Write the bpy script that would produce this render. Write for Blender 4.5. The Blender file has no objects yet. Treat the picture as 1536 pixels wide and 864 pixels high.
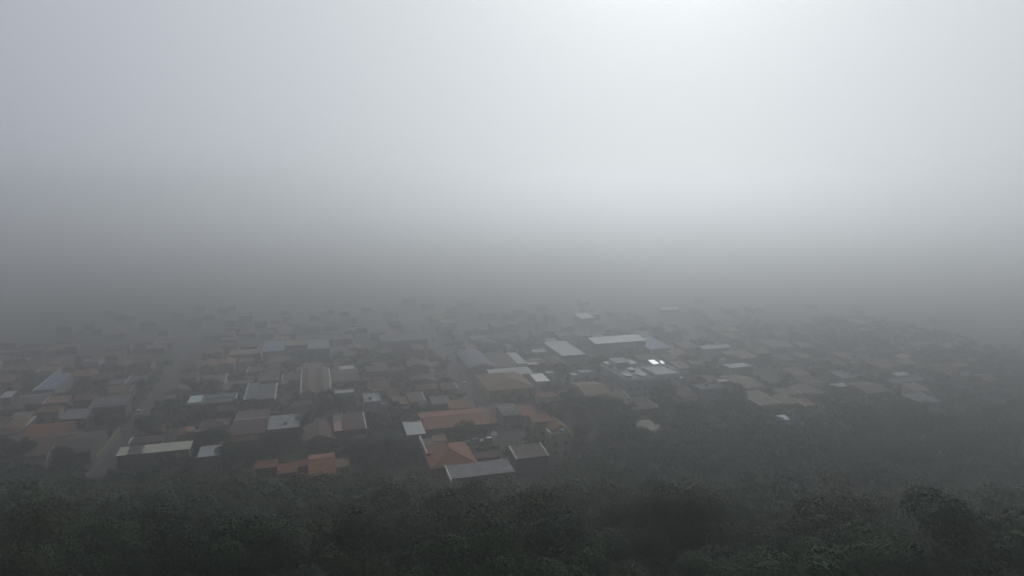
import bpy, bmesh, math, random
import numpy as np
from mathutils import Vector

S = bpy.context.scene
COL = S.collection
random.seed(11)

# ---------------------------------------------------------------- camera
CAM_Z = 80.0
PITCH = math.radians(8.44)
cam = bpy.data.cameras.new('camera')
cam_ob = bpy.data.objects.new('camera', cam)
COL.objects.link(cam_ob)
cam_ob.location = (0, 0, CAM_Z)
cam_ob.rotation_euler = (math.radians(90) - PITCH, 0, 0)
cam.lens = 24
cam.sensor_width = 36
cam.clip_start = 0.5
cam.clip_end = 20000
S.camera = cam_ob
S.view_settings.view_transform = 'Standard'
S.view_settings.look = 'None'
S.view_settings.exposure = 0
S.view_settings.gamma = 1
S.cycles.max_bounces = 10

# ---------------------------------------------------------------- sky and sun
SUN_EL, SUN_AZ = math.radians(30), math.radians(13)      # azimuth from +Y towards +X
SUN_DIR = Vector((math.sin(SUN_AZ) * math.cos(SUN_EL), math.cos(SUN_AZ) * math.cos(SUN_EL), math.sin(SUN_EL)))
world = bpy.data.worlds.new('World')
S.world = world
world.use_nodes = True
wn, wl = world.node_tree.nodes, world.node_tree.links
wbg = wn['Background']
wout = [n for n in wn if n.type == 'OUTPUT_WORLD'][0]
wtc = wn.new('ShaderNodeTexCoord')


def wmath(op, a, b=None):
    n = wn.new('ShaderNodeMath')
    n.operation = op
    for i, q in enumerate((a, b)):
        if q is None:
            continue
        if isinstance(q, (int, float)):
            n.inputs[i].default_value = q
        else:
            wl.new(q, n.inputs[i])
    return n.outputs[0]


# overcast: one broad glow of cloud round the hidden sun, fading smoothly all round the dome
wdot = wn.new('ShaderNodeVectorMath')
wdot.operation = 'DOT_PRODUCT'
wl.new(wtc.outputs['Generated'], wdot.inputs[0])
wdot.inputs[1].default_value = SUN_DIR
wang = wmath('ARCCOSINE', wmath('MINIMUM', wmath('MAXIMUM', wdot.outputs['Value'], -1), 1))
wglow = wmath('EXPONENT', wmath('DIVIDE', wmath('MULTIPLY', wang, wang), -2.0 * math.radians(43) ** 2))
wl.new(wmath('ADD', wmath('MULTIPLY', wglow, .70), .105), wbg.inputs['Strength'])
wmix = wn.new('ShaderNodeMix')
wmix.data_type = 'RGBA'
wl.new(wglow, wmix.inputs['Factor'])
wmix.inputs['A'].default_value = (.915, .955, 1.175, 1)
wmix.inputs['B'].default_value = (.955, 1.005, 1.02, 1)
wl.new(wmix.outputs['Result'], wbg.inputs['Color'])
wsky = wn.new('ShaderNodeTexSky')
wsky.sky_type = 'NISHITA'
wsky.sun_disc = False
wsky.sun_elevation = SUN_EL
wsky.sun_rotation = SUN_AZ
wbg2 = wn.new('ShaderNodeBackground')
wl.new(wsky.outputs[0], wbg2.inputs['Color'])
wbg2.inputs['Strength'].default_value = 0.05
wms = wn.new('ShaderNodeMixShader')
wms.inputs[0].default_value = 0.96                      # the cloud cover hides nearly all of the clear sky
wl.new(wbg2.outputs[0], wms.inputs[1])
wl.new(wbg.outputs[0], wms.inputs[2])
wl.new(wms.outputs[0], wout.inputs['Surface'])

sun = bpy.data.lights.new('sun', 'SUN')
sun.energy = 1.3
sun.angle = math.radians(25)
sun.color = (.97, 1, 1)
sun_ob = bpy.data.objects.new('sun', sun)
COL.objects.link(sun_ob)
sun_ob.rotation_euler = SUN_DIR.to_track_quat('Z', 'Y').to_euler()


HAZE_DENSITY, HAZE_G, HAZE_TOP = .003, .895, 93.0
S.cycles.volume_bounces = 6

# town grid: u runs along the streets away from the camera, v across them to the right
GA = -0.28319
GU = (math.sin(GA), math.cos(GA))
GV = (math.cos(GA), -math.sin(GA))


def xy(u, v):
    return (u * GU[0] + v * GV[0], u * GU[1] + v * GV[1])


def uv(x, y):
    return (x * GU[0] + y * GU[1], x * GV[0] + y * GV[1])


def seen(x, y, z=0.0):
    """where a point shows in the 1536 x 864 photograph (used only to skip what is out of frame)"""
    z -= CAM_Z
    f = y * math.cos(PITCH) - z * math.sin(PITCH)
    if f < 1:
        return (-9999, -9999)
    return (768 + 1024 * x / f, 432 - 1024 * (y * math.sin(PITCH) + z * math.cos(PITCH)) / f)


def smooth(t):
    t = min(max(t, 0.0), 1.0)
    return t * t * (3 - 2 * t)


def ground_z(x, y):
    t = max(0.0, 174 - y)
    z = .40 * (t - 20 * (1 - math.exp(-t / 20)))
    z = min(z, 46)
    z += 5 * smooth((x - 110) / 110) * smooth((215 - y) / 70)
    if y < 188:
        z += smooth((188 - y) / 30) * 1.6 * (math.sin(x * .071 + 1.3) * math.sin(y * .083) + .6 * math.sin(x * .19 + y * .11))
    return max(z, 0.0)


# ---------------------------------------------------------------- materials
def new_mat(name):
    m = bpy.data.materials.new(name)
    m.use_nodes = True
    nt = m.node_tree
    return m, nt.nodes, nt.links, nt.nodes['Principled BSDF']


def surf(name, a, b, scale=1.0, rough=.75, metal=0.0, stain=None, stain_amt=.5, stain_scale=.35, stripe=0.0, bump=0.0, spec=.5):
    """base colour a..b by fine noise, stains of their own shape, optional sheet joints"""
    m, n, l, p = new_mat(name)
    tc = n.new('ShaderNodeTexCoord')
    oi = n.new('ShaderNodeObjectInfo')
    add = n.new('ShaderNodeVectorMath')
    add.operation = 'ADD'
    sc = n.new('ShaderNodeMath')
    sc.operation = 'MULTIPLY'
    sc.inputs[1].default_value = 60
    l.new(oi.outputs['Random'], sc.inputs[0])
    l.new(tc.outputs['Object'], add.inputs[0])
    l.new(sc.outputs[0], add.inputs[1])
    t1 = n.new('ShaderNodeTexNoise')
    t1.inputs['Scale'].default_value = scale
    t1.inputs['Detail'].default_value = 6
    l.new(add.outputs[0], t1.inputs['Vector'])
    mx = n.new('ShaderNodeMix')
    mx.data_type = 'RGBA'
    mr = n.new('ShaderNodeMapRange')
    mr.inputs['From Min'].default_value = .3
    mr.inputs['From Max'].default_value = .7
    l.new(t1.outputs['Fac'], mr.inputs['Value'])
    l.new(mr.outputs[0], mx.inputs['Factor'])
    mx.inputs['A'].default_value = (*a, 1)
    mx.inputs['B'].default_value = (*b, 1)
    col = mx.outputs['Result']
    if stain:
        t2 = n.new('ShaderNodeTexNoise')
        t2.inputs['Scale'].default_value = stain_scale
        t2.inputs['Detail'].default_value = 5
        t2.inputs['Roughness'].default_value = .65
        l.new(add.outputs[0], t2.inputs['Vector'])
        r2 = n.new('ShaderNodeMapRange')
        r2.inputs['From Min'].default_value = .45
        r2.inputs['From Max'].default_value = .68
        r2.inputs['To Max'].default_value = stain_amt
        l.new(t2.outputs['Fac'], r2.inputs['Value'])
        m2 = n.new('ShaderNodeMix')
        m2.data_type = 'RGBA'
        l.new(r2.outputs[0], m2.inputs['Factor'])
        l.new(col, m2.inputs['A'])
        m2.inputs['B'].default_value = (*stain, 1)
        col = m2.outputs['Result']
    if stripe:
        w = n.new('ShaderNodeTexWave')
        w.inputs['Scale'].default_value = .32
        w.inputs['Distortion'].default_value = .15
        l.new(tc.outputs['Object'], w.inputs['Vector'])
        m3 = n.new('ShaderNodeMix')
        m3.data_type = 'RGBA'
        m3.blend_type = 'MULTIPLY'
        m3.inputs['Factor'].default_value = stripe
        l.new(col, m3.inputs['A'])
        l.new(w.outputs['Color'], m3.inputs['B'])
        col = m3.outputs['Result']
    l.new(col, p.inputs['Base Color'])
    p.inputs['Roughness'].default_value = rough
    p.inputs['Metallic'].default_value = metal
    p.inputs['Specular IOR Level'].default_value = spec
    if bump:
        b_ = n.new('ShaderNodeBump')
        b_.inputs['Strength'].default_value = bump
        b_.inputs['Distance'].default_value = .1
        l.new(t1.outputs['Fac'], b_.inputs['Height'])
        l.new(b_.outputs[0], p.inputs['Normal'])
    return m


LICHEN = (.035, .035, .03)
M = {}


def tile(name, a, b, amt=.85):
    M[name] = surf(name, a, b, 1.7, .85, stain=LICHEN, stain_amt=amt, stain_scale=.55, bump=.4, spec=.3)


tile('orange', (0.29, 0.11, 0.046), (0.15, 0.062, 0.034))
tile('orange_dull', (0.196, 0.106, 0.051), (0.128, 0.072, 0.038), .6)
tile('redorange', (0.26, 0.088, 0.042), (0.15, 0.055, 0.032))
tile('redbrown', (0.112, 0.05, 0.036), (0.068, 0.034, 0.027))
tile('maroon', (0.09, 0.039, 0.036), (0.056, 0.027, 0.027))
tile('brown', (0.119, 0.072, 0.053), (0.076, 0.049, 0.038))
tile('brown_dark', (0.068, 0.048, 0.04), (0.044, 0.034, 0.03))
tile('tile_grey', (.17, .125, .095), (.11, .09, .075))
tile('tan', (0.216, 0.152, 0.092), (0.144, 0.104, 0.068), .5)
tile('tan_dull', (.17, .125, .08), (.12, .09, .06), .5)
tile('olive', (.16, .14, .085), (.11, .10, .065), .5)
M['pink'] = surf('pink', (.30, .22, .21), (.24, .18, .17), 1.0, .7)
M['cream'] = surf('cream', (.47, .45, .36), (.38, .36, .29), .8, .6, stain=(.15, .14, .11), stain_amt=.45, stripe=.12)
M['cream_dull'] = surf('cream_dull', (.34, .30, .23), (.22, .19, .15), 1.2, .8, stain=(.06, .055, .045), stain_amt=.7, stain_scale=.7)
M['white'] = surf('white', (.34, .345, .36), (.28, .285, .30), .7, .5, stain=(.14, .14, .14), stain_amt=.3, stripe=.15)
M['bluewhite'] = surf('bluewhite', (.42, .48, .56), (.34, .40, .48), .7, .45, stripe=.12)
M['whitemetal'] = surf('whitemetal', (.46, .47, .47), (.36, .37, .37), .6, .6, spec=.3, stain=(.25, .25, .24), stain_amt=.35, stripe=.12)
M['metal'] = surf('metal', (.25, .28, .28), (.18, .205, .21), .6, .6, spec=.3, stain=(.13, .14, .14), stain_amt=.4, stripe=.2)
M['metal_dull'] = surf('metal_dull', (.25, .26, .26), (.19, .20, .20), .6, .5, stripe=.15)
M['glint'] = surf('glint', (.75, .76, .77), (.62, .63, .64), .8, .5, metal=.95, stripe=.1)
M['blue'] = surf('blue', (.17, .22, .31), (.13, .17, .24), .6, .75, spec=.2, stain=(.08, .09, .10), stain_amt=.35, stripe=.15)
M['lilac'] = surf('lilac', (.19, .19, .23), (.14, .14, .17), .6, .85, spec=.2, stain=(.10, .10, .11), stain_amt=.4, stripe=.2)
M['lilac_dull'] = surf('lilac_dull', (.15, .14, .17), (.11, .105, .12), .6, .7, stripe=.15)
M['green'] = surf('green', (.13, .18, .16), (.10, .13, .12), .6, .6, stain=(.05, .06, .05), stain_amt=.4, stripe=.15)
M['fibre'] = surf('fibre', (.18, .185, .185), (.12, .125, .125), .9, .9, stain=(.05, .05, .048), stain_amt=.65, stripe=.2, spec=.2)
M['fibre_dark'] = surf('fibre_dark', (.095, .095, .095), (.06, .06, .06), .9, .85, stain=(.035, .035, .033), stain_amt=.6, stripe=.2)
M['concrete'] = surf('concrete', (.28, .29, .30), (.17, .175, .18), .7, .8, stain=(.05, .052, .055), stain_amt=.75, stain_scale=.3)
M['greyslab'] = surf('greyslab', (.24, .23, .24), (.12, .115, .12), .8, .85, stain=(.05, .048, .048), stain_amt=.8, stain_scale=.35)
M['pale'] = surf('pale', (.46, .46, .45), (.34, .34, .33), .8, .75, stain=(.12, .12, .11), stain_amt=.5)
M['trim_white'] = surf('trim_white', (.62, .62, .60), (.46, .46, .44), .9, .7, stain=(.16, .16, .15), stain_amt=.4)
M['trim_yellow'] = surf('trim_yellow', (.42, .34, .14), (.32, .25, .10), 1.0, .75)
M['panel_green'] = surf('panel_green', (.42, .52, .49), (.34, .43, .40), .8, .5, stripe=.1)
M['panel_pink'] = surf('panel_pink', (.34, .17, .16), (.25, .125, .12), 1.0, .75)


def paint(name, a, amt=.6):
    M[name] = surf(name, a, tuple(q * .75 for q in a), 1.0, .85, stain=(.05, .048, .042), stain_amt=amt, stain_scale=.5, spec=.2)


paint('dark_wall', (.13, .12, .11))
paint('grey_wall', (.21, .205, .20))
paint('brick', (.27, .125, .08))
paint('cream_wall', (.42, .37, .28), .5)
paint('tan_wall', (.30, .25, .17))
paint('white_wall', (.58, .59, .60), .35)
paint('pale_wall', (.40, .40, .39), .5)
paint('pink_wall', (.25, .17, .16))
paint('lilac_wall', (.22, .22, .28), .4)
paint('yellow_wall', (.33, .28, .13), .5)
paint('green_wall', (.16, .21, .19), .5)
paint('warehouse_wall', (.24, .23, .24), .5)
M['glass'] = surf('glass', (.02, .022, .025), (.03, .032, .035), 1, .12)
M['frame'] = surf('frame', (.30, .29, .27), (.22, .21, .20), 2, .6)
M['door_wood'] = surf('door_wood', (.12, .075, .045), (.08, .05, .03), 2, .6)
M['bark'] = surf('bark', (.07, .055, .04), (.04, .033, .026), 3, .9)
M['asphalt'] = surf('asphalt', (.058, .055, .053), (.042, .041, .040), .25, .9, stain=(.095, .085, .07), stain_amt=.5, stain_scale=.06, spec=.3)
M['pavement'] = surf('pavement', (.095, .09, .085), (.06, .06, .057), .4, .9, stain=(.05, .05, .04), stain_amt=.6, stain_scale=.2)
M['pole'] = surf('pole', (.24, .235, .225), (.18, .175, .17), 2, .85)
M['car_white'] = surf('car_white', (.60, .61, .62), (.55, .56, .57), 1, .3)
M['car_blue'] = surf('car_blue', (.20, .25, .30), (.17, .21, .26), 1, .3)
M['car_dark'] = surf('car_dark', (.035, .036, .04), (.03, .03, .034), 1, .3)
M['rubber'] = surf('rubber', (.02, .02, .02), (.03, .03, .03), 4, .9)
M['tank'] = surf('tank', (.10, .17, .28), (.08, .14, .24), 2, .5)
M['tarp'] = surf('tarp', (.62, .62, .60), (.50, .50, .48), 2, .7)


def leaf_mat(name, a, b):
    m, n, l, p = new_mat(name)
    tc = n.new('ShaderNodeTexCoord')
    g = n.new('ShaderNodeNewGeometry')
    oi = n.new('ShaderNodeObjectInfo')
    t = n.new('ShaderNodeTexNoise')
    t.inputs['Scale'].default_value = .16
    t.inputs['Detail'].default_value = 5
    t.inputs['Roughness'].default_value = .7
    l.new(g.outputs['Position'], t.inputs['Vector'])
    s = n.new('ShaderNodeMath')
    s.operation = 'MULTIPLY_ADD'
    l.new(oi.outputs['Random'], s.inputs[0])
    s.inputs[1].default_value = .5
    l.new(t.outputs['Fac'], s.inputs[2])
    r = n.new('ShaderNodeMath')
    r.operation = 'MULTIPLY_ADD'
    l.new(g.outputs['Random Per Island'], r.inputs[0])
    r.inputs[1].default_value = .18
    l.new(s.outputs[0], r.inputs[2])
    mr = n.new('ShaderNodeMapRange')
    mr.inputs['From Min'].default_value = .45
    mr.inputs['From Max'].default_value = 1.1
    l.new(r.outputs[0], mr.inputs['Value'])
    mx = n.new('ShaderNodeMix')
    mx.data_type = 'RGBA'
    l.new(mr.outputs[0], mx.inputs['Factor'])
    mx.inputs['A'].default_value = (*a, 1)
    mx.inputs['B'].default_value = (*b, 1)
    l.new(mx.outputs['Result'], p.inputs['Base Color'])
    p.inputs['Roughness'].default_value = .65
    p.inputs['Specular IOR Level'].default_value = .08
    return m


M['leaf_dark'] = leaf_mat('leaf_dark', (.009, .021, .008), (.022, .042, .014))
M['leaf_olive'] = leaf_mat('leaf_olive', (.016, .021, .009), (.038, .043, .016))
M['leaf_green'] = leaf_mat('leaf_green', (.011, .028, .009), (.026, .054, .016))


def ground_mat():
    m, n, l, p = new_mat('ground')
    g = n.new('ShaderNodeNewGeometry')

    def noise(sc, d=6):
        t = n.new('ShaderNodeTexNoise')
        t.inputs['Scale'].default_value = sc
        t.inputs['Detail'].default_value = d
        t.inputs['Roughness'].default_value = .65
        l.new(g.outputs['Position'], t.inputs['Vector'])
        return t.outputs['Fac']

    def ramp(f, lo, hi):
        r = n.new('ShaderNodeMapRange')
        r.inputs['From Min'].default_value = lo
        r.inputs['From Max'].default_value = hi
        l.new(f, r.inputs['Value'])
        return r.outputs[0]

    def mix(f, a, b):
        x = n.new('ShaderNodeMix')
        x.data_type = 'RGBA'
        l.new(f, x.inputs['Factor'])
        for k, c in (('A', a), ('B', b)):
            if isinstance(c, tuple):
                x.inputs[k].default_value = (*c, 1)
            else:
                l.new(c, x.inputs[k])
        return x.outputs['Result']
    soil = mix(ramp(noise(.35), .35, .65), (.042, .038, .032), (.064, .056, .045))
    grass = mix(ramp(noise(.5), .35, .65), (.020, .026, .014), (.034, .040, .020))
    l.new(mix(ramp(noise(.06), .42, .56), grass, soil), p.inputs['Base Color'])
    p.inputs['Roughness'].default_value = .95
    p.inputs['Specular IOR Level'].default_value = .2
    return m


M['ground'] = ground_mat()

# houses read off the photograph, in metres on the town grid:
# u, v of the front left corner, width, depth, eave height, roof kind, rise, roof, wall, trim, label, short name
HOUSES = [
(208.1, -56.0, 19.0, 4.9, 4.6, 'shed', 0.5, 'cream', 'dark_wall', 'strip yellow drain', 'long low house with a narrow cream roof and one yellow wall panel', 'narrow cream roof'),
(208.0, -55.6, 8.5, 3.3, 2.6, 'shed', 0.7, 'maroon', 'dark_wall', '', 'dark red lean-to roof in front of the narrow cream roof', 'dark red lean-to'),
(203.8, -34.3, 5.8, 6.3, 3.4, 'shed', 0.6, 'white', 'grey_wall', '', 'small house with a clean pale grey roof just right of the cream roof', 'clean pale grey roof'),
(216.7, -16.6, 10.1, 15.7, 5.2, 'flat', 0.6, 'concrete', 'dark_wall', '', 'tall box house with stained pale flat roof and low parapet', 'stained flat roof'),
(211.2, 3.9, 9.6, 12.0, 4.6, 'shed', 1.2, 'maroon', 'dark_wall', 'pink verge porch', 'maroon roofed house with a pink panel, white verge and white porch railing', 'maroon roof with pink panel'),
(208.3, -5.5, 9.4, 13.1, 3.4, 'gu', 1.8, 'brown', 'dark_wall', 'yverge', 'brown gabled tile house with a yellowish verge left of the maroon roof', 'brown gabled house'),
(191.3, -18.0, 5.7, 3.0, 3.0, 'shed', 0.7, 'orange', 'brick', '', 'small flat orange tile roof at the forest edge, left end of the orange row', 'left orange shed roof'),
(186.3, -11.8, 5.0, 3.8, 2.8, 'shed', 0.9, 'orange', 'brick', '', 'low orange brick annexe between two bigger orange roofs by the forest', 'low orange annexe'),
(189.3, -7.9, 4.6, 2.5, 3.2, 'shed', 0.4, 'orange', 'brick', '', 'thin orange roof strip touching the tall orange brick house', 'thin orange roof strip'),
(181.2, -3.6, 6.7, 14.5, 3.6, 'gv', 1.6, 'orange', 'brick', '', 'tallest orange brick house with a square tiled roof at the forest edge', 'square orange house'),
(187.0, 3.3, 3.6, 3.9, 2.8, 'shed', 0.4, 'tan', 'tan_wall', '', 'dull beige shed joined to the right of the square orange house', 'dull beige shed'),
(214.9, -26.4, 7.8, 3.3, 3.0, 'shed', 0.5, 'redbrown', 'dark_wall', '', 'low reddish brown roof behind dark trees, beside the stained flat roof', 'low reddish brown roof'),
(218.2, -27.0, 10.1, 23.8, 3.8, 'gv', 0.9, 'maroon', 'dark_wall', 'ridge', 'wide dull maroon roof with a pale ridge line', 'wide maroon roof'),
(253.1, -44.9, 15.7, 8.8, 5.0, 'flat', 0.5, 'fibre', 'dark_wall', 'greenpanel parapet', 'long shop building with pale green roof end and white parapets', 'pale green roof end'),
(246.4, -34.3, 5.6, 4.9, 3.0, 'shed', 0.6, 'redbrown', 'grey_wall', '', 'pinkish red roof below the white parapets of the long shop', 'pinkish red roof'),
(254.2, -26.3, 4.3, 19.5, 4.2, 'shed', 0.4, 'fibre', 'pink_wall', 'lverge', 'narrow grey roof with a pale left edge over a pinkish front', 'narrow grey roof'),
(252.9, -21.9, 6.1, 18.6, 4.2, 'shed', 0.4, 'fibre_dark', 'pink_wall', 'verge', 'dark grey roof with a pale right edge, attached to a narrow grey roof', 'dark grey roof'),
(254.6, -6.8, 5.4, 35.2, 4.6, 'gu', 1.1, 'brown', 'grey_wall', 'lverge', 'twin long brown tile roofed sheds side by side with white verges', 'twin brown sheds'),
(253.0, -1.3, 5.3, 35.2, 4.6, 'gu', 1.1, 'brown', 'grey_wall', 'verge wing', 'right half of the twin long brown tile roofed sheds', 'right twin brown shed'),
(270.0, 5.0, 10.3, 19.4, 3.6, 'gv', 1.2, 'brown_dark', 'grey_wall', '', 'dim brown roof beside the twin brown sheds with a pale patch behind', 'dim brown roof'),
(285.7, 7.9, 6.8, 7.8, 4.4, 'flat', 0.3, 'pale', 'grey_wall', '', 'small pale flat roof behind the dim brown roof', 'small pale flat roof'),
(255.3, 5.3, 7.1, 5.3, 3.6, 'flat', 0.4, 'pale', 'pale_wall', '', 'pale parapet front half hidden by a round dark tree', 'pale parapet front'),
(234.0, 14.8, 5.9, 12.2, 6.0, 'flat', 0.5, 'concrete', 'pale_wall', '', 'grey two storey house with dark openings and flat roof', 'grey two storey house'),
(232.7, 20.3, 2.8, 3.1, 5.2, 'flat', 0.4, 'pale', 'white_wall', '', 'white box annexe on the right of the grey two storey house', 'white box annexe'),
(327.1, -38.9, 13.2, 6.8, 4.0, 'shed', 0.6, 'tan', 'grey_wall', '', 'faint beige strip roof far left in the fog', 'faint beige strip roof'),
(325.2, -24.5, 9.3, 17.6, 5.0, 'shed', 0.8, 'blue', 'grey_wall', '', 'faint blue grey roof beside a beige strip roof', 'faint blue grey roof'),
(334.8, -14.6, 10.0, 9.1, 5.0, 'shed', 0.6, 'tan', 'grey_wall', '', 'faint beige roof between two bluish roofs', 'faint beige roof'),
(318.4, -4.7, 10.0, 23.1, 6.5, 'flat', 0.4, 'lilac', 'lilac_wall', '', 'faint lilac block with a flat roof deep in the fog', 'faint lilac block'),
(326.3, 29.4, 22.3, 10.8, 6.0, 'shed', 1.0, 'fibre', 'grey_wall', '', 'long pale metal roof left of the far central street', 'long pale metal roof'),
(272.5, 60.9, 10.7, 27.8, 4.4, 'arch', 1.5, 'lilac', 'lilac_wall', '', 'big grey vaulted warehouse beside the central street', 'vaulted warehouse'),
(274.5, 72.2, 10.4, 18.5, 3.6, 'shed', 0.8, 'brown_dark', 'grey_wall', '', 'dull brown roof squeezed between vaulted warehouse and pale metal roof', 'squeezed brown roof'),
(275.6, 82.9, 4.2, 18.7, 4.0, 'shed', 0.3, 'metal', 'grey_wall', '', 'slim pale metal roof running away, right of the vaulted warehouse', 'slim pale metal roof'),
(274.5, 82.9, 9.1, 3.5, 3.4, 'shed', 0.3, 'pink', 'grey_wall', '', 'thin pinkish eave strip at the foot of the slim pale metal roof', 'thin pinkish strip'),
(260.8, 67.4, 17.7, 8.3, 3.6, 'shed', 0.6, 'green', 'green_wall', '', 'long dull green roof just behind the big hipped orange roof', 'long dull green roof'),
(241.6, 61.6, 17.7, 23.8, 3.6, 'hip', 2.2, 'orange_dull', 'yellow_wall', '', 'large hipped dull orange roof by the central street', 'large hipped orange roof'),
(277.9, 104.3, 10.8, 26.0, 5.5, 'shed', 0.3, 'metal', 'grey_wall', 'verge', 'pale blue green metal roof slanting away, with a white right edge', 'pale blue green roof'),
(285.6, 123.3, 25.9, 8.5, 8.0, 'shed', 1.0, 'whitemetal', 'warehouse_wall', '', 'tall warehouse with a long bright white roof', 'long white warehouse'),
(280.3, 148.6, 11.5, 20.7, 5.0, 'shed', 0.6, 'blue', 'grey_wall', '', 'dim bluish roof right behind the long white warehouse', 'dim bluish roof'),
(226.4, 110.7, 12.5, 24.4, 8.5, 'flat', 0.6, 'concrete', 'pale_wall', 'terrace parapet storeys', 'tall stepped grey block with flat roofs, parapets and a shining canopy', 'tall stepped grey block'),
(225.9, 122.9, 9.9, 13.2, 9.5, 'flat', 0.5, 'pale', 'pale_wall', 'parapet storeys wing', 'right wing of the tall grey block with a white front parapet', 'right wing of the tall block'),
(233.7, 124.4, 7.8, 4.8, 11.3, 'shed', 0.42, 'glint', 'grey_wall', 'canopy wing', 'small rooftop canopy of shining metal on the tall grey block', 'shining rooftop canopy'),
(227.9, 133.8, 3.8, 9.0, 6.5, 'flat', 0.5, 'pale', 'grey_wall', 'wing', 'low pale annexe at the right end of the tall grey block', 'low pale annexe'),
(273.3, 172.4, 15.0, 3.4, 5.0, 'shed', 0.5, 'metal', 'grey_wall', '', 'long thin pale roof in the fog beyond the right street', 'long thin pale roof'),
(239.3, 164.2, 11.6, 7.9, 5.5, 'flat', 0.4, 'green', 'green_wall', '', 'greenish flat roofed block beside the right street', 'greenish block'),
(256.3, 178.1, 12.1, 10.8, 4.0, 'shed', 0.8, 'tan_dull', 'grey_wall', '', 'dull tan roof behind the greenish block', 'dull tan roof'),
(213.2, 134.1, 10.6, 7.1, 6.5, 'flat', 0.4, 'fibre', 'green_wall', '', 'green grey cube house with pale flat roof', 'green grey cube house'),
(224.0, 149.3, 5.3, 4.8, 5.0, 'flat', 0.3, 'pale', 'grey_wall', '', 'small pale flat roof behind the green grey cube house', 'pale roof behind the cube'),
(214.3, 128.0, 7.7, 12.5, 3.4, 'hip', 1.2, 'brown', 'cream_wall', '', 'brown hipped roof with cream fascia left of the green grey cube', 'brown hipped roof'),
(199.2, 149.7, 8.6, 14.3, 3.4, 'shed', 0.4, 'olive', 'dark_wall', 'lverge verge', 'olive roof between two white verges at the forest edge', 'olive roof with white verges'),
(209.1, 105.1, 9.8, 11.1, 3.4, 'flat', 0.6, 'brown', 'dark_wall', 'parapet', 'brown roof boxed by a thin white parapet', 'boxed brown roof'),
(218.4, 155.9, 9.5, 17.5, 3.4, 'gv', 1.0, 'tan_dull', 'grey_wall', '', 'dull tan gabled roof right of the green grey cube house', 'tan gabled roof'),
(226.5, 94.7, 9.9, 16.9, 3.4, 'gv', 1.4, 'tan', 'cream_wall', '', 'tan tiled roof with a cream front, in front of the white warehouse', 'tan tiled roof'),
(219.9, 102.7, 6.7, 6.6, 3.2, 'shed', 0.8, 'olive', 'tan_wall', 'verge', 'olive tan roof with a pale edge below the tall grey block', 'olive tan roof'),
(192.1, 97.9, 6.5, 3.5, 3.0, 'shed', 0.6, 'cream_dull', 'cream_wall', '', 'broken cream roof showing between treetops', 'broken cream roof'),
(189.1, 101.3, 5.2, 3.0, 2.6, 'shed', 0.3, 'cream_dull', 'cream_wall', '', 'thin cream roof edge just right of the broken cream roof', 'thin cream edge'),
(189.8, 119.7, 6.8, 3.0, 3.2, 'shed', 0.6, 'cream_dull', 'brick', '', 'cream and brick house half buried by trees on the slope', 'half buried cream house'),
(185.5, 145.5, 5.5, 2.5, 2.8, 'shed', 0.5, 'bluewhite', 'white_wall', '', 'tiny house with a bright bluish white roof at the right forest edge', 'tiny bluish white roof'),
(192.3, 62.8, 6.1, 4.0, 8.0, 'shed', 0.8, 'orange', 'cream_wall', 'storeys', 'unfinished three storey house with stepped orange roofs and bare cream sides', 'unfinished three storey house'),
(186.6, 67.1, 5.2, 7.0, 7.0, 'gu', 1.5, 'orange', 'cream_wall', 'storeys wing', 'middle wing of the unfinished house with arched orange roof', 'middle wing of the unfinished house'),
(182.6, 65.1, 6.3, 4.7, 7.4, 'flat', 0.7, 'tan', 'cream_wall', 'storeys lparapet wing', 'front block of the unfinished house with cream side and dark front', 'front block of the unfinished house'),
(174.2, 52.0, 9.3, 6.9, 4.6, 'shed', 0.9, 'tile_grey', 'dark_wall', 'lverge verge', 'grey brown roof with white edges near the forest, by the palm', 'grey brown roof with white edges'),
(208.3, 31.8, 23.3, 16.6, 3.2, 'gv', 1.2, 'orange', 'grey_wall', '', 'long orange roofed terrace of rooms facing the courtyard', 'long orange terrace'),
(202.5, 25.3, 5.6, 10.4, 4.2, 'shed', 0.5, 'white', 'dark_wall', '', 'pale grey metal roof at the left end of the long orange terrace', 'pale grey end roof'),
(185.0, 28.5, 7.9, 14.2, 4.6, 'flat', 0.6, 'tile_grey', 'dark_wall', 'lparapet tanstrip', 'dark flat roof with tan strip and white left parapet', 'dark flat roof with white parapet'),
(176.3, 28.5, 12.7, 17.4, 3.6, 'hip', 2.6, 'orange', 'brick', '', 'big hipped orange house in front, beside the grey slab roof', 'big hipped orange house'),
(169.0, 32.3, 17.5, 7.6, 3.4, 'shed', 0.4, 'greyslab', 'dark_wall', 'lverge2', 'long mottled grey slab roof nearest the forest', 'long grey slab roof'),
(181.9, 42.8, 6.5, 2.8, 2.8, 'shed', 0.5, 'redbrown', 'dark_wall', '', 'low brown roof behind the long grey slab roof', 'low brown courtyard roof'),
(212.5, 59.0, 6.3, 10.2, 3.8, 'shed', 0.5, 'fibre', 'grey_wall', '', 'grey roof right of the central street joined to an orange one', 'grey street roof'),
(210.8, 64.9, 5.4, 7.9, 3.8, 'shed', 1.0, 'orange', 'tan_wall', '', 'orange roof joined to a grey one right of the central street', 'orange street roof'),
(231.8, 38.2, 6.5, 6.9, 3.6, 'shed', 0.6, 'fibre', 'grey_wall', '', 'greyish roof on the left of the central street', 'greyish roof left of the street'),
(225.0, 43.3, 7.1, 6.1, 3.6, 'shed', 1.0, 'orange', 'yellow_wall', '', 'orange roof stepping down to the central street', 'stepping orange roof'),
(233.3, 85.6, 5.9, 4.2, 3.2, 'shed', 0.6, 'tan', 'cream_wall', '', 'small tan roof between the hipped orange roof and the tan tiled roof', 'small tan roof'),
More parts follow.
